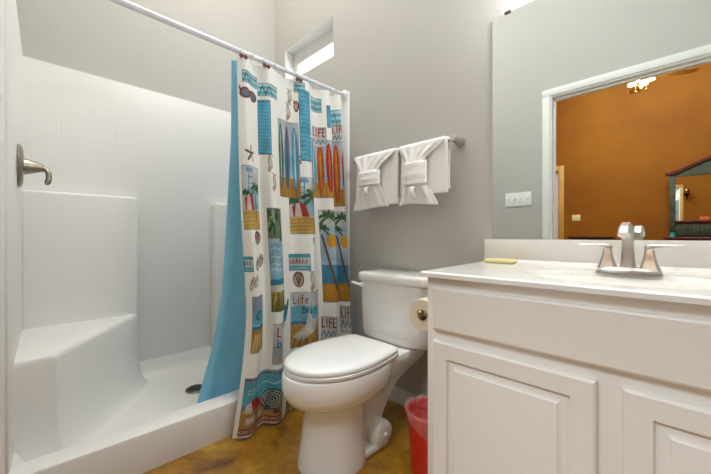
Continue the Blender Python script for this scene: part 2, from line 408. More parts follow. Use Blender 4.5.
# ---- the print, drawn in cloth coordinates (a across 0..1, z up in metres)
class Print:
    def __init__(self):
        self.a, self.z = np.meshgrid(np.linspace(0, 1, CW), np.linspace(.012, 1.855, CHH))
        self.c = np.zeros((CHH, CW, 3)); self.c[:] = np.array([249, 245, 238])
        n = np.random.RandomState(7)
        self.n = n.rand(CHH, CW)
        g = n.rand(40, 30); yi = np.linspace(0, 38.9, CHH); xi = np.linspace(0, 28.9, CW)
        y0 = yi.astype(int)[:, None]; x0 = xi.astype(int)[None]; fy_ = (yi-yi.astype(int))[:, None]; fx_ = (xi-xi.astype(int))[None]
        self.m = (g[y0, x0]*(1-fy_)*(1-fx_)+g[y0+1, x0]*fy_*(1-fx_)+g[y0, x0+1]*(1-fy_)*fx_+g[y0+1, x0+1]*fy_*fx_)
    def frame(self, r):
        self.r = r; self.X = (self.a-r[0])/(r[1]-r[0]); self.Y = (self.z-r[2])/(r[3]-r[2])
        self.inside = (self.X >= 0) & (self.X <= 1) & (self.Y >= 0) & (self.Y <= 1)
        self.asp = (r[3]-r[2])/((r[1]-r[0])*1.08)
    def put(self, mask, col, al=1.0, clip=True):
        mk = mask & self.inside if clip else mask
        c = np.array(col, float); v = (1.04-.20*self.m[mk]-.10*self.n[mk])[:, None]
        self.c[mk] = self.c[mk]*(1-al)+c*v*al
    def rect(self, x0, y0, x1, y1, col, al=1.0): self.put((self.X >= x0) & (self.X <= x1) & (self.Y >= y0) & (self.Y <= y1), col, al)
    def ell(self, x, y, rx, ry, col, rot=0, al=1.0):
        dx_, dy_ = self.X-x, (self.Y-y)*self.asp; c, s = math.cos(rot), math.sin(rot)
        self.put(((dx_*c+dy_*s)/rx)**2+((-dx_*s+dy_*c)/(ry*self.asp))**2 <= 1, col, al)
    def line(self, pts, w, col, al=1.0):
        for (x0, y0), (x1, y1) in zip(pts[:-1], pts[1:]):
            ax, ay, bx, by = x0, y0*self.asp, x1, y1*self.asp
            L2 = (bx-ax)**2+(by-ay)**2+1e-12
            t_ = np.clip(((self.X-ax)*(bx-ax)+(self.Y*self.asp-ay)*(by-ay))/L2, 0, 1)
            self.put((self.X-ax-t_*(bx-ax))**2+(self.Y*self.asp-ay-t_*(by-ay))**2 <= w*w, col, al)
    def poly(self, pts, col, al=1.0):
        ins = np.zeros(self.X.shape, bool); n = len(pts)
        for i in range(n):
            (x0, y0), (x1, y1) = pts[i], pts[(i+1) % n]
            if y0 == y1: continue
            c = ((self.Y >= min(y0, y1)) & (self.Y < max(y0, y1)) & (self.X < (self.Y-y0)/(y1-y0)*(x1-x0)+x0)); ins ^= c
        self.put(ins, col, al)
    def border(self, col, w=.004):
        wx = w/((self.r[1]-self.r[0])*1.08); wy = w/(self.r[3]-self.r[2])
        self.put((self.X < wx) | (self.X > 1-wx) | (self.Y < wy) | (self.Y > 1-wy), col)
GLY = {'B': [[(0,0),(0,1),(.7,.95),(.75,.6),(.1,.52),(.85,.45),(.85,.05),(0,0)]], 'e': [[(.05,.33),(.75,.33),(.65,.6),(.3,.65),(.05,.4),(.15,.05),(.7,.08)]],
       'a': [[(.7,.6),(.2,.62),(.05,.3),(.2,.02),(.65,.15),(.7,.6),(.72,0)]], 'c': [[(.75,.5),(.4,.65),(.08,.4),(.15,.08),(.5,0),(.78,.15)]],
       'h': [[(.05,1),(.05,0)], [(.05,.4),(.4,.62),(.7,.5),(.72,0)]], 'L': [[(.1,1),(.1,0),(.75,0)]], 'i': [[(.4,.6),(.4,0)], [(.4,.85),(.4,.86)]], 'f': [[(.75,.95),(.4,.95),(.35,0)], [(.1,.6),(.7,.6)]],
       'I': [[(.4,1),(.4,0)]], 'F': [[(.75,1),(.1,1),(.1,0)], [(.1,.55),(.6,.55)]], 'E': [[(.75,1),(.1,1),(.1,0),(.75,0)], [(.1,.52),(.6,.52)]], 'b': [[(.05,1),(.05,0),(.6,.05),(.75,.35),(.5,.6),(.05,.45)]],
       'n': [[(.08,.62),(.08,0)], [(.08,.42),(.4,.63),(.7,.5),(.72,0)]]}
pr = Print()
def text(s, x, y, w, h, col, lw):
    for ch_ in s:
        for st_ in GLY.get(ch_, []): pr.line([(x+p*w*.85, y+q*h) for p, q in st_], lw, col)
        x += w
TEAL, AQUA, SAND, GREEN = (84, 184, 196), (146, 214, 228), (226, 184, 100), (62, 100, 68)
def palm(x, y, s, col=GREEN, trunk=True, base=.15):
    if trunk: pr.line([(x+.04, base), (x+.02, (y+base)/2), (x, y)], .035*s, (120, 88, 58))
    for k, a in enumerate((-.3, .35, .9, 1.5, 2.1, 2.7, 3.4)):
        L = .42*s; pts = [(x, y)]
        for f_ in (.35, .7, 1.0): pts.append((x+L*f_*math.cos(a), y+(L*f_*math.sin(a)-.32*L*f_*f_*1.6)/pr.asp))
        pr.line(pts, .055*s, col if k % 2 else (88, 130, 78))
def umbrella(x, y, rx, ry, c1, c2, n=6):
    for k in range(n):
        f0 = 1-2*k/n; pr.ell(x, y, rx*abs(f0) if k else rx, ry, c1 if k % 2 == 0 else c2)
    pr.rect(x-rx, max(0, y-ry*1.05), x+rx, y-ry*.15, SAND)
def sunglasses(r, col=(150, 74, 52), lens=(120, 134, 150)):
    pr.frame(r)
    for x in (.26, .74): pr.ell(x, .45, .25, .44, col); pr.ell(x, .45, .17, .28, lens)
    pr.rect(.44, .5, .56, .72, col); pr.line([(.05, .7), (.0, .98)], .04, col)
def stripes(r):
    pr.frame(r); pr.rect(0, 0, 1, 1, AQUA)
    for k in range(5): pr.rect(0, k*.2, 1, k*.2+.1, TEAL if k % 2 else (222, 236, 232))
    pr.line([(.05, .1), (.2, .8), (.35, .1), (.5, .8), (.65, .1)], .02, (60, 120, 140)); pr.border((80, 130, 150), .003)
def shutter(r):
    pr.frame(r); pr.rect(0, 0, 1, 1, (104, 192, 222))
    for k in range(16): pr.line([(.1, k/16+.02), (.35, k/16+.032), (.6, k/16+.014), (.9, k/16+.026)], .022, (66, 152, 192)); pr.border((46, 116, 156), .005)
def starfish(r):
    pr.frame(r)
    for k in range(5):
        a = PI/2+k*2*PI/5; pr.line([(.5, .5), (.5+.44*math.cos(a), .5+.44*math.sin(a))], .075, (138, 92, 72))
def shell(r, col=(140, 100, 84)):
    pr.frame(r); pr.ell(.5, .5, .46, .46, col); pr.ell(.5, .46, .36, .36, (206, 182, 160))
    for k in range(4): pr.line([(.5, .15), (.2+.2*k, .85)], .04, col)
def footprint(r, col=(196, 178, 158)):
    pr.frame(r); pr.ell(.52, .55, .22, .34, col, .15); pr.ell(.42, .22, .17, .16, col)
    for k in range(4): pr.ell(.25+.17*k, .93-.02*k, .07, .045, col)
    pr.ell(.52, .55, .12, .22, (232, 222, 208), .15)
def flipflops(r, col=(206, 190, 170), rim=(150, 128, 108)):
    pr.frame(r)
    for x, y in ((.3, .42), (.7, .58)):
        pr.ell(x, y, .17, .40, rim, -.35); pr.ell(x, y, .12, .34, col, -.35); pr.line([(x-.1, y), (x+.04, y+.2), (x+.13, y-.02)], .035, rim)
def sign(r, n=6, col=(186, 60, 62)):
    pr.frame(r); pr.rect(0, 0, 1, 1, TEAL); pr.rect(0, .28, 1, .78, (206, 222, 224)); pr.rect(0, .1, 1, .2, AQUA)
    for k in range(n):
        x = .08+.84*k/n; pr.line([(x, .4), (x+.03, .68), (x+.08, .42)], .018, col)
    pr.border((70, 120, 130), .003)
def palm_scene(r):
    pr.frame(r); pr.rect(0, 0, 1, 1, (226, 232, 230)); pr.rect(.1, .32, .95, .62, (150, 200, 222)); pr.rect(0, 0, 1, .30, SAND)
    for y in (.06, .12, .18, .24): pr.line([(0, y), (.5, y+.02), (1, y-.02)], .014, (196, 146, 66))
    for x in (.25, .42): pr.line([(x, .36), (x+.06, .96)], .02, (110, 160, 196))
    for y in (.62, .72, .82, .92): pr.line([(.26, y), (.5, y)], .016, (110, 160, 196))
    pr.rect(.2, .9, .6, .97, (130, 176, 206)); palm(.75, .66, .9); palm(.12, .56, .62, trunk=False)
    pr.poly([(.02, .30), (.06, .44), (.2, .54), (.36, .55), (.5, .47), (.57, .30)], (204, 66, 52)); pr.poly([(.16, .30), (.2, .53), (.3, .55), (.36, .30)], (238, 226, 214)); pr.poly([(.02, .30), (.06, .43), (.1, .46), (.12, .30)], (238, 226, 214))
    pr.border((110, 120, 120), .003)
def surf_scene(r, boards):
    pr.frame(r); pr.rect(0, 0, 1, 1, (196, 206, 212)); pr.rect(0, .3, 1, .62, AQUA); pr.rect(0, 0, 1, .26, (206, 150, 66))
    for k in range(6): pr.rect(k/6, 0, k/6+.02, .26, (166, 108, 44))
    n = len(boards)
    for k, (c, c2) in enumerate(boards):
        x = (k+.5)/n; pr.ell(x, .52, .40/n, .42, c); pr.ell(x, .52, .10/n, .38, c2)
    pr.border((120, 126, 130), .003)
def text_card(r, col):
    pr.frame(r); pr.rect(0, 0, 1, 1, (236, 230, 222)); text('LIFE', .06, .56, .23, .36, col, .035)
    pr.line([(.05, .2), (.2, .42), (.32, .16), (.48, .4), (.6, .18), (.78, .4), (.9, .2)], .03, (80, 140, 180)); pr.border((120, 120, 140), .003)
def oar_scene(r):
    pr.frame(r); pr.rect(0, 0, 1, 1, (176, 208, 226)); pr.rect(0, .18, 1, .4, (70, 150, 186)); pr.rect(0, .0, 1, .2, (214, 150, 52)); pr.rect(0, .82, 1, 1, (222, 226, 224))
    palm(.5, .93, 1.2, trunk=False); palm(.1, .80, .9, trunk=False)
    pr.ell(.6, .66, .26, .075, (240, 176, 40)); pr.line([(.1, .72), (.75, .12)], .055, (132, 84, 56)); pr.border((110, 100, 90), .003)
def tall_card(r):
    pr.frame(r); pr.rect(0, 0, 1, 1, (196, 222, 232)); pr.rect(0, .22, 1, .66, (150, 204, 226)); pr.rect(0, .70, 1, 1, (120, 148, 112))
    rn = random.Random(5)
    for k in range(26):
        x, y = rn.random(), .74+.26*rn.random(); pr.line([(x, y), (x+rn.uniform(-.3, .3), y-.05-.05*rn.random())], .045, rn.choice([(58, 92, 56), (96, 128, 84), (176, 190, 160), (70, 108, 66)]))
    for y in (.60, .52, .45, .40): pr.line([(.12, y), (.3, y+.012), (.5, y-.006), (.85, y+.006)], .022, (236, 242, 242))
    pr.rect(0, .25, 1, .31, (66, 150, 186)); pr.rect(0, .18, 1, .25, (236, 236, 224)); pr.rect(0, 0, 1, .19, (206, 176, 96))
    for k in range(14):
        x = k/14+.03; pr.line([(x, 0), (x+rn.uniform(-.12, .12), .08+.12*rn.random())], .035, rn.choice([(70, 104, 50), (104, 132, 62), (150, 120, 50)]))
    pr.border((96, 116, 110), .003)
def ch_card(r):
    pr.frame(r); pr.rect(0, 0, 1, 1, AQUA); pr.rect(0, .74, 1, 1, (150, 166, 190)); pr.rect(0, .5, 1, .74, (104, 190, 216)); pr.rect(0, .40, 1, .46, (64, 130, 160)); pr.rect(0, 0, 1, .40, (190, 140, 70))
    for k in range(6): pr.line([(.1+k*.15, .02), (.2+k*.12, .3)], .05, (226, 190, 120))
    text('ch', .2, .58, .36, .22, (60, 86, 110), .035); pr.border((120, 126, 130), .003)
def lb_card(r):
    pr.frame(r); pr.rect(0, 0, 1, 1, (214, 216, 214)); pr.rect(.04, .05, .96, .45, (176, 190, 204)); text('L', .3, .68, .5, .22, (196, 70, 84), .06); text('b', .35, .42, .45, .2, (70, 130, 190), .055); pr.rect(.1, .08, .9, .2, (206, 190, 150)); pr.border((150, 150, 160), .003)
def life_card(r):
    pr.frame(r); pr.rect(0, 0, 1, 1, (206, 214, 218)); pr.rect(0, .42, 1, .74, (112, 196, 218)); pr.rect(0, .42, 1, .48, (70, 140, 170)); pr.rect(0, 0, 1, .42, (206, 158, 74))
    for x in (.27, .53, .78): pr.rect(x, .40, x+.012, 1, (150, 160, 170))
    pr.poly([(.1, .2), (.55, .5), (1, .58), (1, .44), (.6, .30), (.3, .1)], (226, 214, 186)); pr.poly([(.38, .3), (.48, .72), (.56, .5), (.52, .3)], (226, 232, 234)); pr.poly([(.2, .24), (.5, .36), (.62, .30), (.3, .16)], (238, 238, 234))
    for k in range(6): pr.line([(.1+k*.15, .04), (.16+k*.14, .16)], .02, (160, 110, 50))
    text('Life', .10, .79, .095, .16, (176, 112, 36), .014); text('Beach', .33, .62, .082, .13, (52, 96, 128), .010); pr.border((120, 120, 124), .004)
def bottom_scene(r):
    pr.frame(r); pr.rect(0, 0, 1, 1, (96, 190, 214)); pr.rect(0, .9, 1, 1, (150, 176, 196)); pr.line([(0, .97), (1, .93)], .008, (80, 90, 110))
    text('chin', .08, .72, .085, .12, (206, 232, 240), .009); pr.line([(.48, .76), (.6, .79), (.72, .75), (.92, .78)], .010, (206, 232, 240))
    pr.rect(0, .15, 1, .46, (214, 168, 96)); pr.rect(0, .46, 1, .53, (110, 160, 180))
    umx, uy = .25, .46
    pr.poly([(.06, .40), (.08, .54), (.2, .64), (.34, .62), (.46, .52), (.5, .40)], (206, 64, 48)); pr.poly([(.06, .40), (.08, .54), (.15, .6), (.22, .40)], (240, 232, 222)); pr.poly([(.2, .4), (.2, .64), (.23, .64), (.3, .4)], (226, 90, 66))
    for k in range(9): pr.ell(.74, .46, .23*(1-k/9), .19*(1-k/9), (30, 84, 66) if k % 2 == 0 else (232, 236, 228))
    pr.rect(.45, .20, .56, .30, (226, 230, 232)); pr.rect(.6, .26, .72, .35, (96, 116, 150)); pr.rect(.1, .22, .28, .32, (236, 232, 226)); pr.rect(.78, .2, .9, .28, (140, 90, 110)); pr.rect(.3, .3, .42, .38, (190, 130, 60))
    pr.rect(0, .13, 1, .155, (150, 80, 66)); pr.rect(0, .07, 1, .13, (222, 200, 170)); pr.rect(0, .045, 1, .07, (150, 80, 66)); pr.rect(0, 0, 1, .045, (230, 220, 206))
    for k in range(24): pr.rect(k/24, .075, k/24+.018, .125, (176, 110, 84))
GG = ((70, 112, 84), (190, 206, 190)); GB = ((112, 120, 140), (80, 90, 116)); OR = ((226, 96, 38), (244, 170, 60)); RD = ((190, 52, 40), (232, 110, 50)); BL = ((96, 168, 206), (226, 236, 240))
bottom_scene((.02, .291, .010, .273)); bottom_scene((.34, .60, .010, .190)); bottom_scene((.64, .95, .010, .24))
for r in ((.027, .153, 1.726, 1.790), (.155, .300, 1.693, 1.763), (.60, .70, 1.71, 1.80), (.82, .92, 1.66, 1.76), (.44, .515, 1.78, 1.84)): stripes(r)
sunglasses((.008, .148, 1.645, 1.710)); sunglasses((.435, .50, 1.665, 1.740), (150, 44, 44), (206, 180, 176)); sunglasses((.86, .93, 1.58, 1.65), (150, 44, 44), (206, 180, 176))
starfish((.034, .112, 1.325, 1.412)); starfish((.428, .485, 1.355, 1.45)); starfish((.90, .96, 1.05, 1.12))
palm_scene((.012, .145, .985, 1.306)); palm_scene((.385, .600, .965, 1.292))
shell((.065, .15, .905, .982)); shell((.385, .455, .660, .757)); shell((.52, .57, .90, .95), (170, 80, 90))
sign((.000, .050, .776, .852), 3, (60, 100, 140)); sign((.361, .495, .758, .853), 6)
flipflops((.05, .17, .775, .864)); flipflops((.02, .085, .68, .770), (226, 216, 200), (180, 164, 146)); flipflops((.267, .345, .460, .618), (64, 168, 182), (36, 120, 136))
for r in ((.47, .535, .625, .765), (.190, .250, 1.28, 1.39), (.215, .275, 1.18, 1.29), (.365, .43, 1.60, 1.72), (.38, .44, 1.70, 1.80)): footprint(r)
ch_card((.034, .137, .387, .656)); tall_card((.189, .298, .562, 1.101)); lb_card((.204, .272, .297, .500)); life_card((.362, .600, .330, .637))
shutter((.152, .232, 1.382, 1.672)); shutter((.470, .570, 1.385, 1.80)); shutter((.735, .80, 1.62, 1.76))
surf_scene((.301, .462, 1.170, 1.602), (GG, GB, BL)); surf_scene((.585, .830, 1.185, 1.543), (BL, OR, RD, OR)); surf_scene((.835, .97, 1.14, 1.56), (OR, RD))
text_card((.615, .725, 1.495, 1.62), (176, 44, 56)); text_card((.845, .95, 1.55, 1.66), (176, 44, 56)); text_card((.63, .73, .33, .47), (150, 50, 60)); text_card((.845, .94, .36, .52), (150, 50, 60))
oar_scene((.645, .775, .555, 1.112)); oar_scene((.835, .945, .545, 1.105))
gr = pr.c.mean(-1, keepdims=True); pr.c = gr+(pr.c-gr)*.92
cl = np.clip(pr.c, 0, 255)/255; cl = np.where(cl <= .04045, cl/12.92, ((cl+.055)/1.055)**2.4)

sc_ = thing('shower_curtain', 'beach-print fabric shower curtain hanging on the rod outside the curb', 'shower curtain', (RXc, -.40, 1.855))
m = mat('printed_curtain_cloth', (1, 1, 1, 1), .8, spec=.2, bump=(500, .15, .001)); nt = m.node_tree
at = nt.nodes.new('ShaderNodeVertexColor'); at.layer_name = 'print'; nt.links.new(at.outputs[0], principled(m).inputs['Base Color'])
tr = nt.nodes.new('ShaderNodeBsdfTranslucent'); nt.links.new(at.outputs[0], tr.inputs[0]); mx = nt.nodes.new('ShaderNodeMixShader'); mx.inputs[0].default_value = .18
nt.links.new(principled(m).outputs[0], mx.inputs[1]); nt.links.new(tr.outputs[0], mx.inputs[2]); nt.links.new(mx.outputs[0], nt.nodes['Material Output'].inputs[0])
cp = grid_mesh('printed_panel', PC, m, sc_)
ca = cp.data.color_attributes.new('print', 'FLOAT_COLOR', 'POINT')
ca.data.foreach_set('color', np.concatenate([cl, np.ones((CHH, CW, 1))], -1).reshape(-1).astype(np.float32))
# hooks with little sunglasses on them
for i in range(12):
    q = .022+i*.0868; j = int(q*(CW-1)); px, py, _ = PC[-1, j]
    bm = tube(B(), [(RXc+.0145*math.cos(a), py, RZ+.0145*math.sin(a)) for a in [PI*2*k/18-.9 for k in range(15)]] + [(px*.5+RXc*.5, py, 1.865), (px, py, 1.845)], .0016, 8)
    hk = obj('hook', bm, M['chrome'], sc_)
    if i in (0, 2, 5):
        bm = B()
        for s in (-1, 1): lathe(bm, [(.0, -.003), (.010, -.002), (.0115, .0), (.010, .003), (0, .004)], (px+.034, py+s*.011+.0, 1.842), 'x', 18)
        tube(bm, [(px+.034, py-.006, 1.846), (px+.034, py+.006, 1.846)], .003, 8)
        tube(bm, [(px+.034, py, 1.846), (px, py, 1.846)], .002, 8)
        obj('sunglasses_charm', bm, M['brownred'], hk, label='small brown-red sunglasses charm')
# liner inside the curb
nr, nc = 110, 120; PL = np.zeros((nr, nc, 3))
for i in range(nr):
    z = .075+(1.853-.075)*i/(nr-1); zz = (1.853-z)/1.78
    yl = np.interp(z, [0, .16, .4, .66, .97, 1.45, 1.853], [-.935, -.915, -.85, -.805, -.79, -.768, -.768])
    xl_ = np.interp(z, [0, .17, .5, .97, 1.45, 1.853], [.798, .806, .820, .836, .850, .856])
    for j in range(nc):
        q = j/(nc-1); y = yl+(-.05-yl)*q
        PL[i, j] = (xl_ + (.006+.011*zz)*math.sin(2*PI*(5.3*q)+.5*zz)-.008*zz*math.sin(2*PI*2.1*q) - .004, y, z)
lt = thing('shower_liner', 'plain blue vinyl shower liner hanging inside the curb behind the printed curtain', 'shower liner', (RXc, -.42, 1.853))
grid_mesh('liner_sheet', PL, M['liner'], lt)


# ------------------------------------------------------------------ toilet
TX = 1.415
t = thing('toilet', 'white two-piece toilet with closed lid between shower curtain and vanity', 'toilet', (TX, -.40, 0))
def egg(z, yf, yb, hw, n=40, pw=2.0, x=TX, split=.55):
    """egg-shaped ring: long rounded front (towards -Y), squarer rear"""
    ym = yb + (yf-yb)*(1-split); ring = []
    for k in range(n):
        a = 2*PI*k/n; c, s = math.cos(a), math.sin(a)
        ex = 2/ (pw if s < 0 else 2.6)
        px = math.copysign(abs(c)**(2/2.15), c)*hw
        py = ym + ((ym-yf) if s < 0 else (yb-ym))*math.copysign(abs(s)**ex, s)
        ring.append((x+px, py, z))
    return ring
secs = [(.0, -.728, -.44, .138), (.012, -.729, -.44, .139), (.05, -.722, -.445, .132), (.12, -.712, -.45, .123), (.2, -.704, -.44, .117), (.252, -.704, -.42, .116),
        (.264, -.716, -.37, .124), (.275, -.748, -.33, .150), (.292, -.778, -.31, .168), (.32, -.797, -.29, .180), (.345, -.803, -.285, .184), (.392, -.802, -.28, .186), (.402, -.798, -.283, .182), (.405, -.785, -.29, .172)]
bm = loft(B(), [egg(*s) for s in secs]); obj('bowl', bm, M['porcelain'], t, 50)
def rrect(z, x0, x1, y0, y1, r, n=6):
    ring = []
    for cx, cy, a0 in ((x1-r, y1-r, 0), (x0+r, y1-r, PI/2), (x0+r, y0+r, PI), (x1-r, y0+r, 1.5*PI)):
        for k in range(n+1):
            a = a0+PI/2*k/n; ring.append((cx+r*math.cos(a), cy+r*math.sin(a), z))
    return ring
# rear deck narrowing to the trapway, then the foot
dk = [(.404, .138, -.33, -.045, .03), (.40, .142, -.335, -.04, .03), (.37, .142, -.335, -.045, .03), (.345, .135, -.34, -.06, .03), (.30, .105, -.36, -.12, .04), (.25, .082, -.38, -.19, .04), (.19, .072, -.42, -.25, .035), (.12, .07, -.44, -.30, .035), (.05, .07, -.45, -.32, .035), (.0, .07, -.45, -.32, .035)]
bm = loft(B(), [rrect(z, TX-h, TX+h, a, b_, r) for z, h, a, b_, r in dk]); obj('tank_deck', bm, M['porcelain'], t, 50)
# trapway bulge + foot
bm = B(); tube(bm, [(TX, -.50, .20), (TX, -.44, .25), (TX, -.385, .24), (TX, -.355, .17), (TX, -.365, .09)], [.06, .074, .08, .074, .066], 20); obj('trapway', bm, M['porcelain'], t, 60)
bm = B(); prism(bm, rrect(0, TX-.118, TX+.118, -.64, -.33, .05), 0, .035, .012, 3); obj('foot', bm, M['porcelain'], t, 50)
for s in (-1, 1):
    cx = TX+s*.03
    bm = lathe(B(), [(.058, 0), (.061, s*.05), (.060, s*.080), (.053, s*.092), (.03, s*.096), (0, s*.097)], (cx, -.372, .0625), 'x', 36); f = obj('trap_boss', bm, M['porcelain'], t, 60)
    bm = lathe(B(), [(.011, 0), (.010, s*.006), (.006, s*.009), (0, s*.0095)], (TX+s*.1265, -.372, .066), 'x', 16); obj('bolt_cap', bm, M['seat'], f)
# seat and lid
def ringz(z, grow, yf=-.788, yb=-.298, hw=.184, hb=.148):
    """seat outline: round front, sides drawing in to a straight rear edge"""
    ym = -.53; ring = []
    for k in range(25):                 # front half, right side round to left side
        a = PI*k/24; c, q = math.cos(a), math.sin(a)
        ring.append((TX+(hw+grow)*math.copysign(abs(c)**.92, c), ym-(ym-(yf-grow))*q, z))
    left = []
    for k in range(1, 9):
        f = k/8; left.append((hw+(hb-hw)*f**1.7+grow, ym+(yb+grow-ym)*f))
    hb_, ybk = left[-1]
    ring += [(TX-h, y, z) for h, y in left[:-1]] + [(TX-hb_, ybk-.010, z), (TX-hb_+.010, ybk, z), (TX, ybk+.003, z), (TX+hb_-.010, ybk, z), (TX+hb_, ybk-.010, z)] + [(TX+h, y, z) for h, y in left[:-1][::-1]]
    return ring
bm = loft(B(), [ringz(.4055, -.010), ringz(.409, .0), ringz(.42, .002), ringz(.425, -.004)]); obj('seat', bm, M['seat'], t, 50)
bm = loft(B(), [ringz(.4265, -.006), ringz(.4285, .0), ringz(.438, .001), ringz(.446, -.006), ringz(.4505, -.022), ringz(.4535, -.06), ringz(.455, -.11)]); obj('lid', bm, M['seat'], t, 50)
for s in (-1, 1):
    bm = B(); box(bm, TX+s*.075-.022, TX+s*.075+.022, -.318, -.278, .404, .436, .006); obj('hinge', bm, M['seat'], t)
# tank
def tankring(z, hw, yf, yb=-.018, bow=.022, r=.035):
    ring = []
    for px, py, _ in rrect(z, TX+.01-hw, TX+.01+hw, yf, yb, r, 8):
        f = 1-((px-TX-.01)/hw)**2
        if py < (yf+yb)/2: py -= bow*f
        ring.append((px, py, z))
    return ring
def dens(r):   # add points along the front so the bow reads round
    out = []
    for a, b_ in zip(r, r[1:]+r[:1]):
        out.append(a)
        if abs(a[0]-b_[0]) > .1:
            for k in range(1, 12): out.append(tuple(a[i]+(b_[i]-a[i])*k/12 for i in range(3)))
    return out
def tr2(z, hw, yf, r=.035, bow=.022):
    base = dens(rrect(z, TX+.012-hw, TX+.012+hw, yf, -.018, r, 8)); ring = []
    for px, py, pz in base:
        f = 1-((px-TX-.012)/hw)**2
        if py < -.1: py -= bow*f
        ring.append((px, py, pz))
    return ring
bm = loft(B(), [tr2(.404, .175, -.165), tr2(.408, .195, -.185), tr2(.425, .204, -.196), (tr2(.46, .208, -.199)), tr2(.71, .216, -.205), tr2(.7133, .216, -.205)]); obj('tank', bm, M['porcelain'], t, 50)
bm = loft(B(), [tr2(.7135, .222, -.211), tr2(.717, .226, -.215), tr2(.748, .227, -.216), tr2(.757, .222, -.211), tr2(.760, .205, -.195), tr2(.761, .15, -.15, bow=.01)]); obj('tank_lid', bm, M['porcelain'], t, 50)
bm = lathe(B(), [(.014, 0), (.014, -.012), (.010, -.018), (0, -.018)], (TX-.165, -.213, .69), 'y', 20)
tube(bm, [(TX-.165, -.226, .69), (TX-.185, -.232, .692), (TX-.225, -.232, .698), (TX-.235, -.23, .70)], [.007, .008, .008, .005], 12)
obj('flush_lever', bm, M['seat'], t)

# ------------------------------------------------------------------ trash can
bx_, by_ = 1.757, -.350
tc_ = thing('trash_can', 'small red plastic trash can with clear bag beside the vanity', 'trash can', (bx_, by_, 0))
bm = lathe(B(), [(.0, .001), (.072, .001), (.074, .006), (.092, .235), (.096, .242), (.097, .25), (.094, .252), (.09, .242), (.072, .01), (0, .008)], (bx_, by_, 0), 'z', 40); obj('bucket', bm, M['red'], tc_)
def bagP():
    n, mth = 72, 26; P = np.zeros((mth, n+1, 3)); rnd = np.random.RandomState(3)
    ph = rnd.rand(6)*6.28
    for i in range(mth):
        for k in range(n+1):
            a = 2*PI*k/n; f = i/(mth-1)
            if f < .5:   # inside, rising to the rim
                g = f/.5; r = .06+.029*g; z = .12+.142*g
            else:
                g = (f-.5)/.5; r = .0985+.003*math.sin(g*PI); z = .264-.055*g - .03*g*math.sin(2*a+ph[3])
            rip = .5*math.sin(7*a+ph[0])+.4*math.sin(13*a+ph[1]+3*f)+.3*math.sin(23*a+ph[2])
            amp = .004 if f >= .5 else .003
            P[i, k] = (bx_+(r+amp*(rip*.5+.6 if f >= .5 else rip-1))*math.cos(a), by_+(r+amp*(rip*.5+.6 if f >= .5 else rip-1))*math.sin(a), z + (.006*rip if .4 < f < .6 else 0))
    return P
grid_mesh('bag', bagP(), M['bag'], tc_, label='clear plastic bag folded over the rim')

# ------------------------------------------------------------------ vanity
CX0, CX1, CYF = 1.889, 2.842, -.575
v = thing('vanity_cabinet', 'off-white vanity cabinet with raised-panel doors under the sink top', 'cabinet', (2.365, -.29, 0))
bm = B(); box(bm, CX0, CX1, CYF, -.0205, .10, .8225, .002); obj('body', bm, M['cabinet'], v)
bm = B(); box(bm, CX0+.0, CX1, CYF+.07, -.0205, 0, .10); obj('toe_kick', bm, M['cabinet'], v)
def slab_front(bm, x0, x1, z0, z1, yb=CYF, th=.018):
    e = .007
    rings = [[(x0, yb, z0), (x1, yb, z0), (x1, yb, z1), (x0, yb, z1)],
             [(x0, yb-th+.006, z0), (x1, yb-th+.006, z0), (x1, yb-th+.006, z1), (x0, yb-th+.006, z1)],
             [(x0+e*.4, yb-th+.002, z0+e*.4), (x1-e*.4, yb-th+.002, z0+e*.4), (x1-e*.4, yb-th+.002, z1-e*.4), (x0+e*.4, yb-th+.002, z1-e*.4)],
             [(x0+e, yb-th, z0+e), (x1-e, yb-th, z0+e), (x1-e, yb-th, z1-e), (x0+e, yb-th, z1-e)]]
    return rings
bm = loft(B(), slab_front(None, 1.917, 2.8125, .657, .7925)); obj('false_drawer_front', bm, M['cabinet'], v, 20)
def cab_door(x0, x1, z0, z1):
    yf = CYF-.018
    bm = B(); R = slab_front(None, x0, x1, z0, z1)
    def rect(d, y): return [(x0+d, y, z0+d), (x1-d, y, z0+d), (x1-d, y, z1-d), (x0+d, y, z1-d)]
    fr = .05
    R += [rect(fr, yf), rect(fr+.003, yf+.0085), rect(fr+.010, yf+.0095)]
    loft(bm, R)
    d = obj('door', bm, M['cabinet'], v, 20)
    bm = loft(B(), [rect(fr+.006, yf+.0095), rect(fr+.008, yf+.0078), rect(fr+.013, yf+.007), rect(fr+.026, yf+.0005), rect(fr+.0275, yf-.0012), rect(fr+.029, yf-.0014)])
    obj('raised_panel', bm, M['cabinet'], d, 20)
cab_door(1.917, 2.342, .125, .624); cab_door(2.3875, 2.8125, .125, .624)

vt = thing('sink_countertop', 'white cultured marble vanity top with integral oval sink and backsplash', 'countertop', (2.365, -.3, .8225))
TZ = .839
# deck as a height field with the oval basin pressed in
xs = np.concatenate([[0, .004, .012], np.linspace(.02, .985, 122)]); nxs = len(xs)
ys = np.linspace(-.60, -.001, 76)
scx, scy, sa, sb = 2.362, -.345, .225, .165
P = np.zeros((len(ys), nxs, 3))
for j, y in enumerate(ys):
    fy = (y+.60)/.599; xl = 1.872-.035*fy; xr = 2.862
    for i, q in enumerate(xs):
        x = xl+(xr-xl)*(q/.985); r = math.hypot((x-scx)/sa, (y-scy)/sb)
        z = TZ
        if r < 1.12: z -= .006*min(1, (1.12-r)/.12)**2
        if r < 1: z -= .12*(1-r**2.6)
        ed = min(y+.60, x-xl, xr-x)
        if ed < .006: z -= .004*(1-ed/.006)**2
        z += .012*max(0, 1-(-y-.021)/.025)**2 if y > -.046 else 0     # cove at the backsplash
        P[j, i] = (x, y, z)
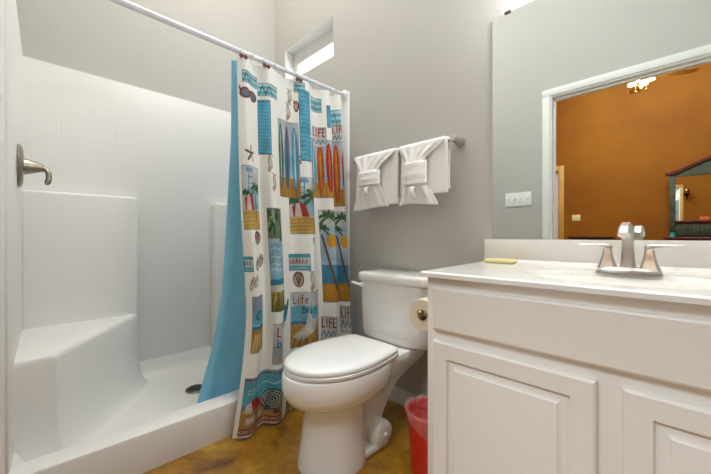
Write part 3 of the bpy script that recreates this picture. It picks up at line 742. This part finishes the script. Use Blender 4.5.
# split faces: deck and basin
def sheet(name, P, keep, m, parent):
    bm = B(); vv = {}
    def g(j, i):
        if (j, i) not in vv: vv[(j, i)] = bm.verts.new(P[j, i])
        return vv[(j, i)]
    for j in range(P.shape[0]-1):
        for i in range(P.shape[1]-1):
            c = P[j:j+2, i:i+2].reshape(-1, 3).mean(0)
            if keep(c): bm.faces.new([g(j, i), g(j, i+1), g(j+1, i+1), g(j+1, i)])
    return bm
inb = lambda c: math.hypot((c[0]-scx)/sa, (c[1]-scy)/sb) < 1.0
bm = sheet('deck', P, lambda c: not inb(c), M['marble'], vt)
# edge skirt and underside rim
z0 = .8225
bl = [(1.872, -.60), (2.862, -.60), (2.862, -.001), (1.837, -.001)]
top = [(bl[0][0], bl[0][1], TZ-.004), (bl[1][0], bl[1][1], TZ-.004), (bl[2][0], bl[2][1], TZ-.004), (bl[3][0], bl[3][1], TZ-.004)]
lo = [(a[0], a[1], z0) for a in top]
for k in range(4):
    q = [bm.verts.new(c) for c in (top[k], lo[k], lo[(k+1) % 4], top[(k+1) % 4])]; bm.faces.new(q[::-1] if False else q)
ins = [(1.90, -.57, z0), (2.835, -.57, z0), (2.835, -.02, z0), (1.90, -.02, z0)]
for k in range(4):
    q = [bm.verts.new(c) for c in (lo[k], ins[k], ins[(k+1) % 4], lo[(k+1) % 4])]; bm.faces.new(q)
obj('deck', bm, M['marble'], vt, 45)
bm = sheet('basin', P, inb, M['marble'], vt); bs = obj('basin', bm, M['marble'], vt, 60)
bm = lathe(B(), [(.022, -.006), (.022, .002), (.018, .004), (0, .0035)], (scx, scy, TZ-.126), 'z', 24); obj('sink_drain', bm, M['nickel'], bs)
bm = B(); box(bm, 1.836, 2.862, -.0205, -.0005, TZ-.004, .9385, .003); obj('backsplash', bm, M['marble'], vt)

# faucet
FX, FYc, FZ = 2.359, -.172, TZ-.0005
f = thing('faucet', 'brushed nickel two-handle faucet on the white vanity top', 'faucet', (FX, FYc, FZ))
def oct_ring(z, hx, hy, x=FX, y=FYc, c=.3):
    return [(x+a*hx, y+b_*hy, z) for a, b_ in ((1-c, -1), (1, -1+c), (1, 1-c), (1-c, 1), (-1+c, 1), (-1, 1-c), (-1, -1+c), (-1+c, -1))]
bm = loft(B(), [oct_ring(FZ, .080, .029), oct_ring(FZ+.008, .079, .028), oct_ring(FZ+.016, .070, .022), oct_ring(FZ+.017, .066, .018)])
obj('base_plate', bm, M['nickel'], f, 25)
# spout: column then forward arch, rectangular section with chamfers
path = [(0, .008, .021), (0, .04, .0165), (0, .08, .0145), (0, .108, .0145)]
def spr(y, z, hx, hy, ang):
    c, s = math.cos(ang), math.sin(ang); ring = []
    for a, b_ in ((.6, -1), (1, -.5), (1, .5), (.6, 1), (-.6, 1), (-1, .5), (-1, -.5), (-.6, -1)):
        u_, w_ = a*hx, b_*hy
        ring.append((FX+u_, FYc+y+w_*c, FZ+z+w_*s))
    return ring
R = [spr(0, .006, .024, .019, 0), spr(0, .03, .0175, .016, 0), spr(0, .07, .0145, .0145, 0), spr(.0, .10, .0145, .0145, .1), spr(-.004, .122, .015, .0155, .45), spr(-.018, .139, .0140, .0155, .9), spr(-.042, .144, .0135, .0135, 1.45), spr(-.072, .138, .0140, .012, 1.75), spr(-.095, .126, .0145, .0105, 1.9), spr(-.106, .118, .0142, .0085, 1.95)]
bm = loft(B(), R); obj('spout', bm, M['nickel'], f, 25)
for s in (-1, 1):
    hx = FX+s*.0508
    bm = loft(B(), [oct_ring(FZ+.010, .0265, .024, hx), oct_ring(FZ+.025, .0205, .0195, hx), oct_ring(FZ+.05, .0135, .0135, hx), oct_ring(FZ+.072, .0105, .0105, hx), oct_ring(FZ+.074, .0095, .0095, hx)])
    h = obj('handle_body', bm, M['nickel'], f, 25)
    R = []
    for q, zz, wy, hz in ((-.012, .079, .006, .005), (-.004, .082, .010, .007), (.010, .084, .0105, .0065), (.03, .0855, .0095, .0045), (.05, .0855, .0105, .0038), (.068, .087, .0095, .003), (.076, .088, .006, .002)):
        R.append([(hx+s*q, FYc+wy*math.cos(2*PI*k/12), FZ+zz+hz*math.sin(2*PI*k/12)) for k in range(12)])
    bm = loft(B(), R); obj('lever', bm, M['nickel'], h, 60)

# soap
sx, sy = 1.935, -.088
bm = B()
rings = []
for z, gx in ((0, -.006), (.003, 0), (.009, .002), (.014, 0), (.0175, -.006), (.0185, -.02)):
    rings.append(rrect(TZ+.0002+z, sx-.06-gx, sx+.06+gx, sy-.032-gx, sy+.032+gx, .014))
loft(bm, rings)
tag(obj('soap_bar', bm, M['soap'], None, 50, loc=(sx, sy, TZ)), 'flat cream soap bar on the vanity top by the backsplash', 'soap')

# mirror
mr = thing('wall_mirror', 'large frameless mirror on the wall above the vanity', 'mirror', (2.36, 0, .94))
bm = B(); box(bm, 1.868, 2.862, -.007, -.001, .9395, 1.937); obj('glass', bm, M['mirror'], mr, 0)
for xx in (1.935, 2.75):
    bm = B(); box(bm, xx-.013, xx+.013, -.0105, -.0008, 1.932, 1.944, .001); obj('clip', bm, M['clip'], mr, label='dark mirror clip')

# toilet paper on the cabinet side
ph = thing('toilet_paper_holder', 'antique brass toilet paper holder on the vanity side', 'toilet paper holder', (CX0, -.40, .667))
rxc, rzc = 1.790, .667
for y in (-.475, -.335):
    bm = lathe(B(), [(.020, 0), (.020, -.006), (.012, -.012), (.008, -.02), (.008, -.075), (.0, -.078)], (CX0-.0005, y, rzc), 'x', 20)
    ball(bm, (rxc+.004, y, rzc), .013)
    obj('bracket', bm, M['bronze'], ph)
bm = tube(B(), [(rxc, -.47, rzc), (rxc, -.34, rzc)], .009, 14); obj('spindle', bm, M['bronze'], ph)
rzc -= .0108
tp = thing('toilet_paper_roll', 'cream toilet paper roll hanging on the vanity side', 'toilet paper', (rxc, -.405, rzc-.06))
def annulus(bm, ro, ri, y0, y1, n=40):
    loft_r = []
    for r, y in ((ri, y0), (ro-.002, y0), (ro, y0+.002), (ro, y1-.002), (ro-.002, y1), (ri, y1), (ri, y0)):
        loft_r.append([(rxc+r*math.cos(2*PI*k/n), y, rzc+r*math.sin(2*PI*k/n)) for k in range(n)])
    return loft(bm, loft_r, cap=False)
bm = annulus(B(), .060, .021, -.458, -.352); obj('paper', bm, M['paper'], tp)
bm = annulus(B(), .0208, .0195, -.4585, -.3515); obj('core', bm, M['card'], tp)

# ------------------------------------------------------------------ towel bar and towels
BZ, BYc = 1.416, -.07
tb = thing('towel_bar', 'brushed nickel towel bar on the grey wall above the toilet', 'towel bar', (1.37, 0, BZ))
bm = tube(B(), [(1.04, BYc, BZ), (1.715, BYc, BZ)], .008, 16); obj('bar', bm, M['nickel'], tb)
for xx in (1.045, 1.71):
    bm = lathe(B(), [(.025, -.0005), (.025, -.008), (.022, -.02), (.0175, -.05), (.0165, -.075), (.013, -.083), (0, -.084)], (xx, 0, BZ), 'y', 28); obj('post', bm, M['nickel'], tb)

def drape(x0, x1, zb, zf, r=.0125, n=40, wav=.0015, seed=0):
    """towel sheet over the bar: hangs to zb behind and zf in front"""
    prof = []
    for k in range(n): prof.append((BYc+r, zb+(BZ-zb)*k/n))
    for k in range(13):
        a = PI*k/12; prof.append((BYc+r*math.cos(a), BZ+r*math.sin(a)))
    for k in range(1, n+1): prof.append((BYc-r, BZ-(BZ-zf)*k/n))
    m_ = 24; P = np.zeros((len(prof), m_, 3))
    for i, (y, z) in enumerate(prof):
        for j in range(m_):
            q = j/(m_-1); h = (BZ-z)/.28
            P[i, j] = (x0+(x1-x0)*q + .004*h*math.sin(5*h+seed), y+wav*math.sin(9*q+seed+4*h)*h*2 if y < BYc else y - .0006*math.sin(7*q), z)
    return P
def gather(tx0, tx1, bx0, bx1, zb0, zb1, fx0, fx1, zf, seed=0):
    """front towel fanned on the bar, pinched in a band, flaring below"""
    rows, cols = 70, 64; P = np.zeros((rows, cols, 3)); rn = random.Random(seed); ph = [rn.random()*6 for _ in range(4)]
    for i in range(rows):
        g = i/(rows-1)
        if g < .08:
            a = PI*(.5+.5*g/.08)*1.0; z = BZ+.0175*math.sin(a) ; y0 = BYc+.0175*math.cos(a)
        else:
            z = BZ-(BZ-zf)*(g-.08)/.92; y0 = BYc-.0175
        zc = (zb0+zb1)/2
        if z >= zb0:
            s = smoothstep((BZ-z)/(BZ-zb0)); s = s**.8; a0 = tx0+(bx0-tx0)*s; a1 = tx1+(bx1-tx1)*s
        elif z >= zb1: a0, a1 = bx0, bx1
        else:
            s = ((zb1-z)/(zb1-zf))**.85; a0 = bx0+(fx0-bx0)*s; a1 = bx1+(fx1-bx1)*s
        pin = math.exp(-((z-zc)/.11)**2)
        for j in range(cols):
            q = j/(cols-1)
            fold = .5+.5*math.sin(2*PI*4*q+ph[0]+.8*math.sin(3*q+ph[1]))
            edge = math.sin(PI*q)**.5
            y = y0 - (.003+.020*pin*edge) - (.0035+.010*pin*(1 if z > zb0 else .6))*fold*(min(1, g*6))
            P[i, j] = (a0+(a1-a0)*q, y, z + (.006*math.sin(4*q+ph[2]) if g > .98 else 0))
    return P
def towel(label, bx, gz, seed):
    o = thing('hand_towel', label, 'towel', (bx[0]+.1, BYc, BZ-.3), 'white towels on the towel bar')
    grid_mesh('back_layer', drape(bx[0], bx[1], bx[2]+.02, bx[2], seed=seed), M['towel'], o, .007)
    grid_mesh('gathered_front', gather(*gz, seed=seed), M['towel'], o, .006)
    _, _, b0, b1, z0_, z1_, f0, f1, zf = gz
    # band wrapped round the pinch
    P = np.zeros((14, 40, 3))
    for i in range(14):
        g = i/13; z = z0_+(z1_-z0_)*g; bul = .003*math.sin(PI*g)
        for j in range(40):
            q = j/39; xx = b0-.006+(b1-b0+.012)*q
            P[i, j] = (xx, BYc-.024-.031*math.sin(PI*q)**.45-bul-.0012*math.sin(14*g), z-.004*math.sin(PI*q))
    bnd = grid_mesh('band', P, M['towel'], o, .008)
    # tucked corner under the band
    cx = (b0+b1)/2; zc = z1_-.028
    bm = loft(B(), [[(cx+.022*k*math.cos(a)*1.0, BYc-.045-.02*math.sin(PI*h)*.8+.006*math.sin(a)*k, zc+.03-.075*h) for a in [2*PI*n/14 for n in range(14)]] for h, k in ((0, .3), (.2, .9), (.4, .55), (.6, .8), (.8, 1.0), (1, .5))])
    obj('tucked_corner', bm, M['towel'], o, 70)
    return o
towel('white folded hand towel tied with a band, left one nearest the shower curtain', (1.075, 1.392, 1.128), (1.066, 1.372, 1.120, 1.266, 1.327, 1.247, 1.058, 1.335, 1.112), 1)
towel('white folded hand towel tied with a band, right one nearest the mirror', (1.415, 1.685, 1.163), (1.402, 1.668, 1.452, 1.570, 1.332, 1.215, 1.404, 1.640, 1.112), 2)

# ------------------------------------------------------------------ seen only in the mirror: switches and the bedroom
def switch(name, label, x0, x1, z0, z1, y, n, d=1, m=None):
    o = thing(name, label, 'light switch', ((x0+x1)/2, y, (z0+z1)/2))
    bm = B(); box(bm, x0, x1, min(y, y+d*.006), max(y, y+d*.006), z0, z1, .002); pl = obj('plate', bm, m or M['plate'], o)
    for k in range(n):
        cx = x0+(x1-x0)*(k+.5)/n; zc = (z0+z1)/2
        bm = B(); box(bm, cx-.006, cx+.006, min(y+d*.006, y+d*.009), max(y+d*.006, y+d*.009), zc-.013, zc+.013)
        box(bm, cx-.004, cx+.004, min(y+d*.009, y+d*.016), max(y+d*.009, y+d*.016), zc-.002 if k % 2 else zc-.01, zc+.01 if k % 2 else zc+.002)
        obj('toggle', bm, M['trim'], o)
switch('light_switch', 'white four-gang light switch reflected in the bathroom mirror', 1.35, 1.565, 1.215, 1.335, FY+.0005, 4)
switch('light_switch', 'ivory light switch plate on the orange bedroom wall', 1.02, 1.15, 1.23, 1.345, -5.6995, 2, m=M['ivory'])

# vanity light above the mirror (outside the frame)
vl = thing('vanity_light', 'three-lamp nickel vanity light above the mirror', 'wall lamp', (2.36, 0, 2.2))
bm = B(); box(bm, 2.06, 2.66, -.03, -.0005, 2.17, 2.25, .008); obj('back_bar', bm, M['nickel'], vl)
for k in range(3):
    xx = 2.14+.22*k
    bm = tube(B(), [(xx, -.025, 2.21), (xx, -.09, 2.215), (xx, -.10, 2.20)], .009, 12); obj('arm', bm, M['nickel'], vl)
    bm = lathe(B(), [(.022, .0), (.03, -.02), (.055, -.10), (.058, -.115)], (xx, -.10, 2.215), 'z', 28); obj('lamp_shade', bm, M['shade'], vl)
    d = bpy.data.lights.new('vanity_bulb', 'POINT'); d.energy = 5.4; d.color = (.95, .97, 1); d.shadow_soft_size = .045
    lo_ = bpy.data.objects.new('vanity_bulb', d); COL.objects.link(lo_); lo_.location = (xx, -.12, 2.065)

# ceiling lamps (outside the frame)
for nm, lb, x, y, r in (('ceiling_lamp', 'round white ceiling lamp over the bathroom floor', 1.70, -.48, .16), ('shower_lamp', 'round white ceiling lamp over the shower', .62, -.8, .09)):
    o = thing(nm, lb, 'ceiling lamp', (x, y, CZ))
    bm = lathe(B(), [(r, -.0005), (r+.01, -.01), (r, -.02)], (x, y, CZ), 'z', 32); obj('rim', bm, M['trim'], o)
    bm = lathe(B(), [(r-.01, -.015), (r-.02, -.03), (r*.5, -.045), (0, -.05)], (x, y, CZ), 'z', 32); obj('diffuser', bm, M['shade'], o)

# ceiling fan
fx, fy = 2.13, -3.7
cf = thing('ceiling_fan', 'ceiling fan with light kit and pull chains in the orange bedroom', 'ceiling fan', (fx, fy, BZC))
bm = lathe(B(), [(.06, -.0005), (.055, -.04), (.013, -.06), (.013, -1.38), (.06, -1.40), (.1, -1.42), (.105, -1.44), (.07, -1.47), (.05, -1.49), (.0, -1.49)], (fx, fy, BZC), 'z', 28); obj('motor', bm, M['bronze'], cf)
for k in range(5):
    a = 2*PI*k/5+.75; ca, sa_ = math.cos(a), math.sin(a)
    pts = [(.08, -.02), (.2, -.045), (.36, -.065), (.5, -.07), (.54, -.04), (.54, .04), (.5, .07), (.36, .065), (.2, .045), (.08, .02)]
    bm = prism(B(), [(fx+r*ca-q*sa_, fy+r*sa_+q*ca) for r, q in pts], 2.86, 2.868); obj('blade', bm, M['blade'], cf)
for k in range(4):
    a = 2*PI*k/4+.2; lx, ly = fx+.085*math.cos(a), fy+.085*math.sin(a)
    bm = lathe(B(), [(.018, .0), (.03, -.02), (.045, -.055), (.047, -.065)], (lx, ly, 2.85), 'z', 20, False); obj('lamp_shade', bm, M['shade'], cf)
    d = bpy.data.lights.new('fan_bulb_and_fill', 'POINT'); d.energy = 2.5; d.color = (1, .80, .52); d.shadow_soft_size = .018
    lo_ = bpy.data.objects.new('fan_bulb_and_fill', d); COL.objects.link(lo_); lo_.location = (lx, ly, 2.795)
for q in (-.05, .05):
    bm = tube(B(), [(fx+q, fy+.03, 2.82), (fx+q, fy+.03, 2.69)], .003, 8); ball(bm, (fx+q, fy+.03, 2.68), .014); obj('pull_chain', bm, M['blade'], cf)
d = bpy.data.lights.new('fan_bulb_and_fill', 'POINT'); d.energy = 5; d.color = (1, .80, .52); d.shadow_soft_size = .012  # added point light without a fixture below the kit, brightens the blade undersides
lo_ = bpy.data.objects.new('fan_bulb_and_fill', d); COL.objects.link(lo_); lo_.location = (fx, fy, 2.74)

# dresser with arched mirror, turned a degree off the wall
dxc, dyb = 2.92, -5.60
ds = thing('dresser', 'green weathered dresser with red-brown top against the orange bedroom wall', 'dresser', (dxc, dyb+.25, 0))
bm = B(); box(bm, 2.30, 3.54, dyb-.0, dyb+.48, .06, .90, .004); obj('body', bm, M['greenwood'], ds)
bm = B(); box(bm, 2.27, 3.57, dyb-.03, dyb+.51, .90, .935, .008); obj('top', bm, M['darkwood'], ds)
bm = B()
box(bm, 2.30, 3.54, dyb, dyb+.46, 0, .06); obj('plinth', bm, M['darkwood'], ds)
for r in range(3):
    for c in range(2):
        x0 = 2.33+c*.6; z0_ = .09+r*.265
        bm = B(); box(bm, x0, x0+.58, dyb+.48, dyb+.498, z0_, z0_+.245, .006); dw = obj('drawer', bm, M['greenwood'], ds)
        bm = lathe(B(), [(.008, 0), (.008, .012), (.018, .02), (.014, .03), (0, .032)], (x0+.29, dyb+.498, z0_+.12), 'y', 16); obj('knob', bm, M['iron'], dw)
dm = thing('dresser_mirror', 'arched green and red framed mirror standing on the bedroom dresser', 'mirror', (dxc, dyb+.05, .935))
for x0 in (2.335, 3.435):
    bm = B(); box(bm, x0, x0+.07, dyb+.02, dyb+.07, .9355, 1.89, .004); obj('post', bm, M['greenwood'], dm)
bm = B(); box(bm, 2.405, 3.435, dyb+.025, dyb+.065, .95, 1.15, .004)
for k in range(24): box(bm, 2.425+k*.042, 2.45+k*.042, dyb+.065, dyb+.073, .965, 1.135, .003)
obj('grooved_panel', bm, M['greenwood'], dm)
bm = B(); box(bm, 2.40, 3.44, dyb+.02, dyb+.085, 1.15, 1.185, .004); obj('shelf', bm, M['darkwood'], dm)
bm = B(); box(bm, 2.405, 3.435, dyb+.03, dyb+.04, 1.185, 1.86); obj('glass', bm, M['mirror'], dm, 0)
top = []; bot = []
for k in range(33):
    q = k/32; x = 2.29+q*1.26; u_ = (x-2.92)/.63
    z = 1.885 + .20*float(smoothstep(1.12-1.12*abs(u_)))
    top.append((x, z+.045)); bot.append((x, z))
bm = prism(B(), top+bot[::-1], dyb+.005, dyb+.09, 0, axis='y'); obj('arch_moulding', bm, M['darkwood'], dm)
pts = [(x, z-.001) for x, z in bot if 2.335 < x < 3.505]
pts = pts + [(3.504, 1.86), (2.336, 1.86)]
bm = prism(B(), pts, dyb+.02, dyb+.07, 0, axis='y'); obj('arch_panel', bm, M['greenwood'], dm)
for o in (ds, dm): o.rotation_euler = (0, 0, math.radians(-1.9))
bm = lathe(B(), [(.03, .0005), (.035, .02), (.025, .05), (.03, .07), (.0, .07)], (2.375, dyb+.3, .935), 'z', 20); tag(obj('cup', bm, M['turq'], None, loc=(2.375, dyb+.3, .935)), 'small turquoise cup on the bedroom dresser', 'cup')
bm = B(); box(bm, 2.66, 2.76, dyb+.036, dyb+.08, 1.1852, 1.235, .004); gb = tag(obj('gift_box', bm, M['amber'], None, loc=(2.92, dyb+.05, 1.1852)), 'small orange box on the shelf of the arched dresser mirror', 'box'); gb.rotation_euler = (0, 0, math.radians(-1.9))
ch = thing('chest', 'dark red-brown wooden chest against the orange bedroom wall', 'chest', (1.34, -5.45, 0))
bm = B(); box(bm, 1.06, 1.64, -5.66, -5.26, .04, .915, .004); obj('body', bm, M['darkwood'], ch)
bm = B(); box(bm, 1.04, 1.66, -5.68, -5.24, .915, .945, .006); obj('top', bm, M['darkwood'], ch)
for x0, y0 in ((1.07, -5.65), (1.58, -5.65), (1.07, -5.32), (1.58, -5.32)):
    bm = B(); box(bm, x0, x0+.05, y0, y0+.05, 0, .041); obj('foot', bm, M['darkwood'], ch)
for r in range(3):
    bm = B(); box(bm, 1.08, 1.62, -5.26, -5.245, .07+r*.28, .33+r*.28, .005); dw = obj('drawer', bm, M['darkwood'], ch)
    bm = lathe(B(), [(.006, 0), (.006, .01), (.014, .018), (0, .025)], (1.35, -5.245, .2+r*.28), 'y', 12); obj('knob', bm, M['iron'], dw)
# wall sconce on the bedroom side of the doorway wall
sc = thing('wall_sconce', 'black iron wall sconce beside the doorway in the bedroom', 'wall lamp', (2.80, BY, 1.95))
bm = lathe(B(), [(.05, .0005), (.05, -.01), (.02, -.02), (0, -.02)], (2.80, BY, 1.95), 'y', 20)
tube(bm, [(2.80, BY-.02, 1.95), (2.80, BY-.07, 1.92), (2.80, BY-.11, 1.95)], .009, 10); tube(bm, [(2.80, BY-.02, 1.95), (2.80, BY-.03, 2.07)], .007, 10); tube(bm, [(2.80, BY-.02, 1.95), (2.80, BY-.03, 1.8)], .007, 10)
obj('bracket', bm, M['iron'], sc)
bm = ball(B(), (2.80, BY-.11, 2.0), .055); obj('globe', bm, M['bronze'], sc)
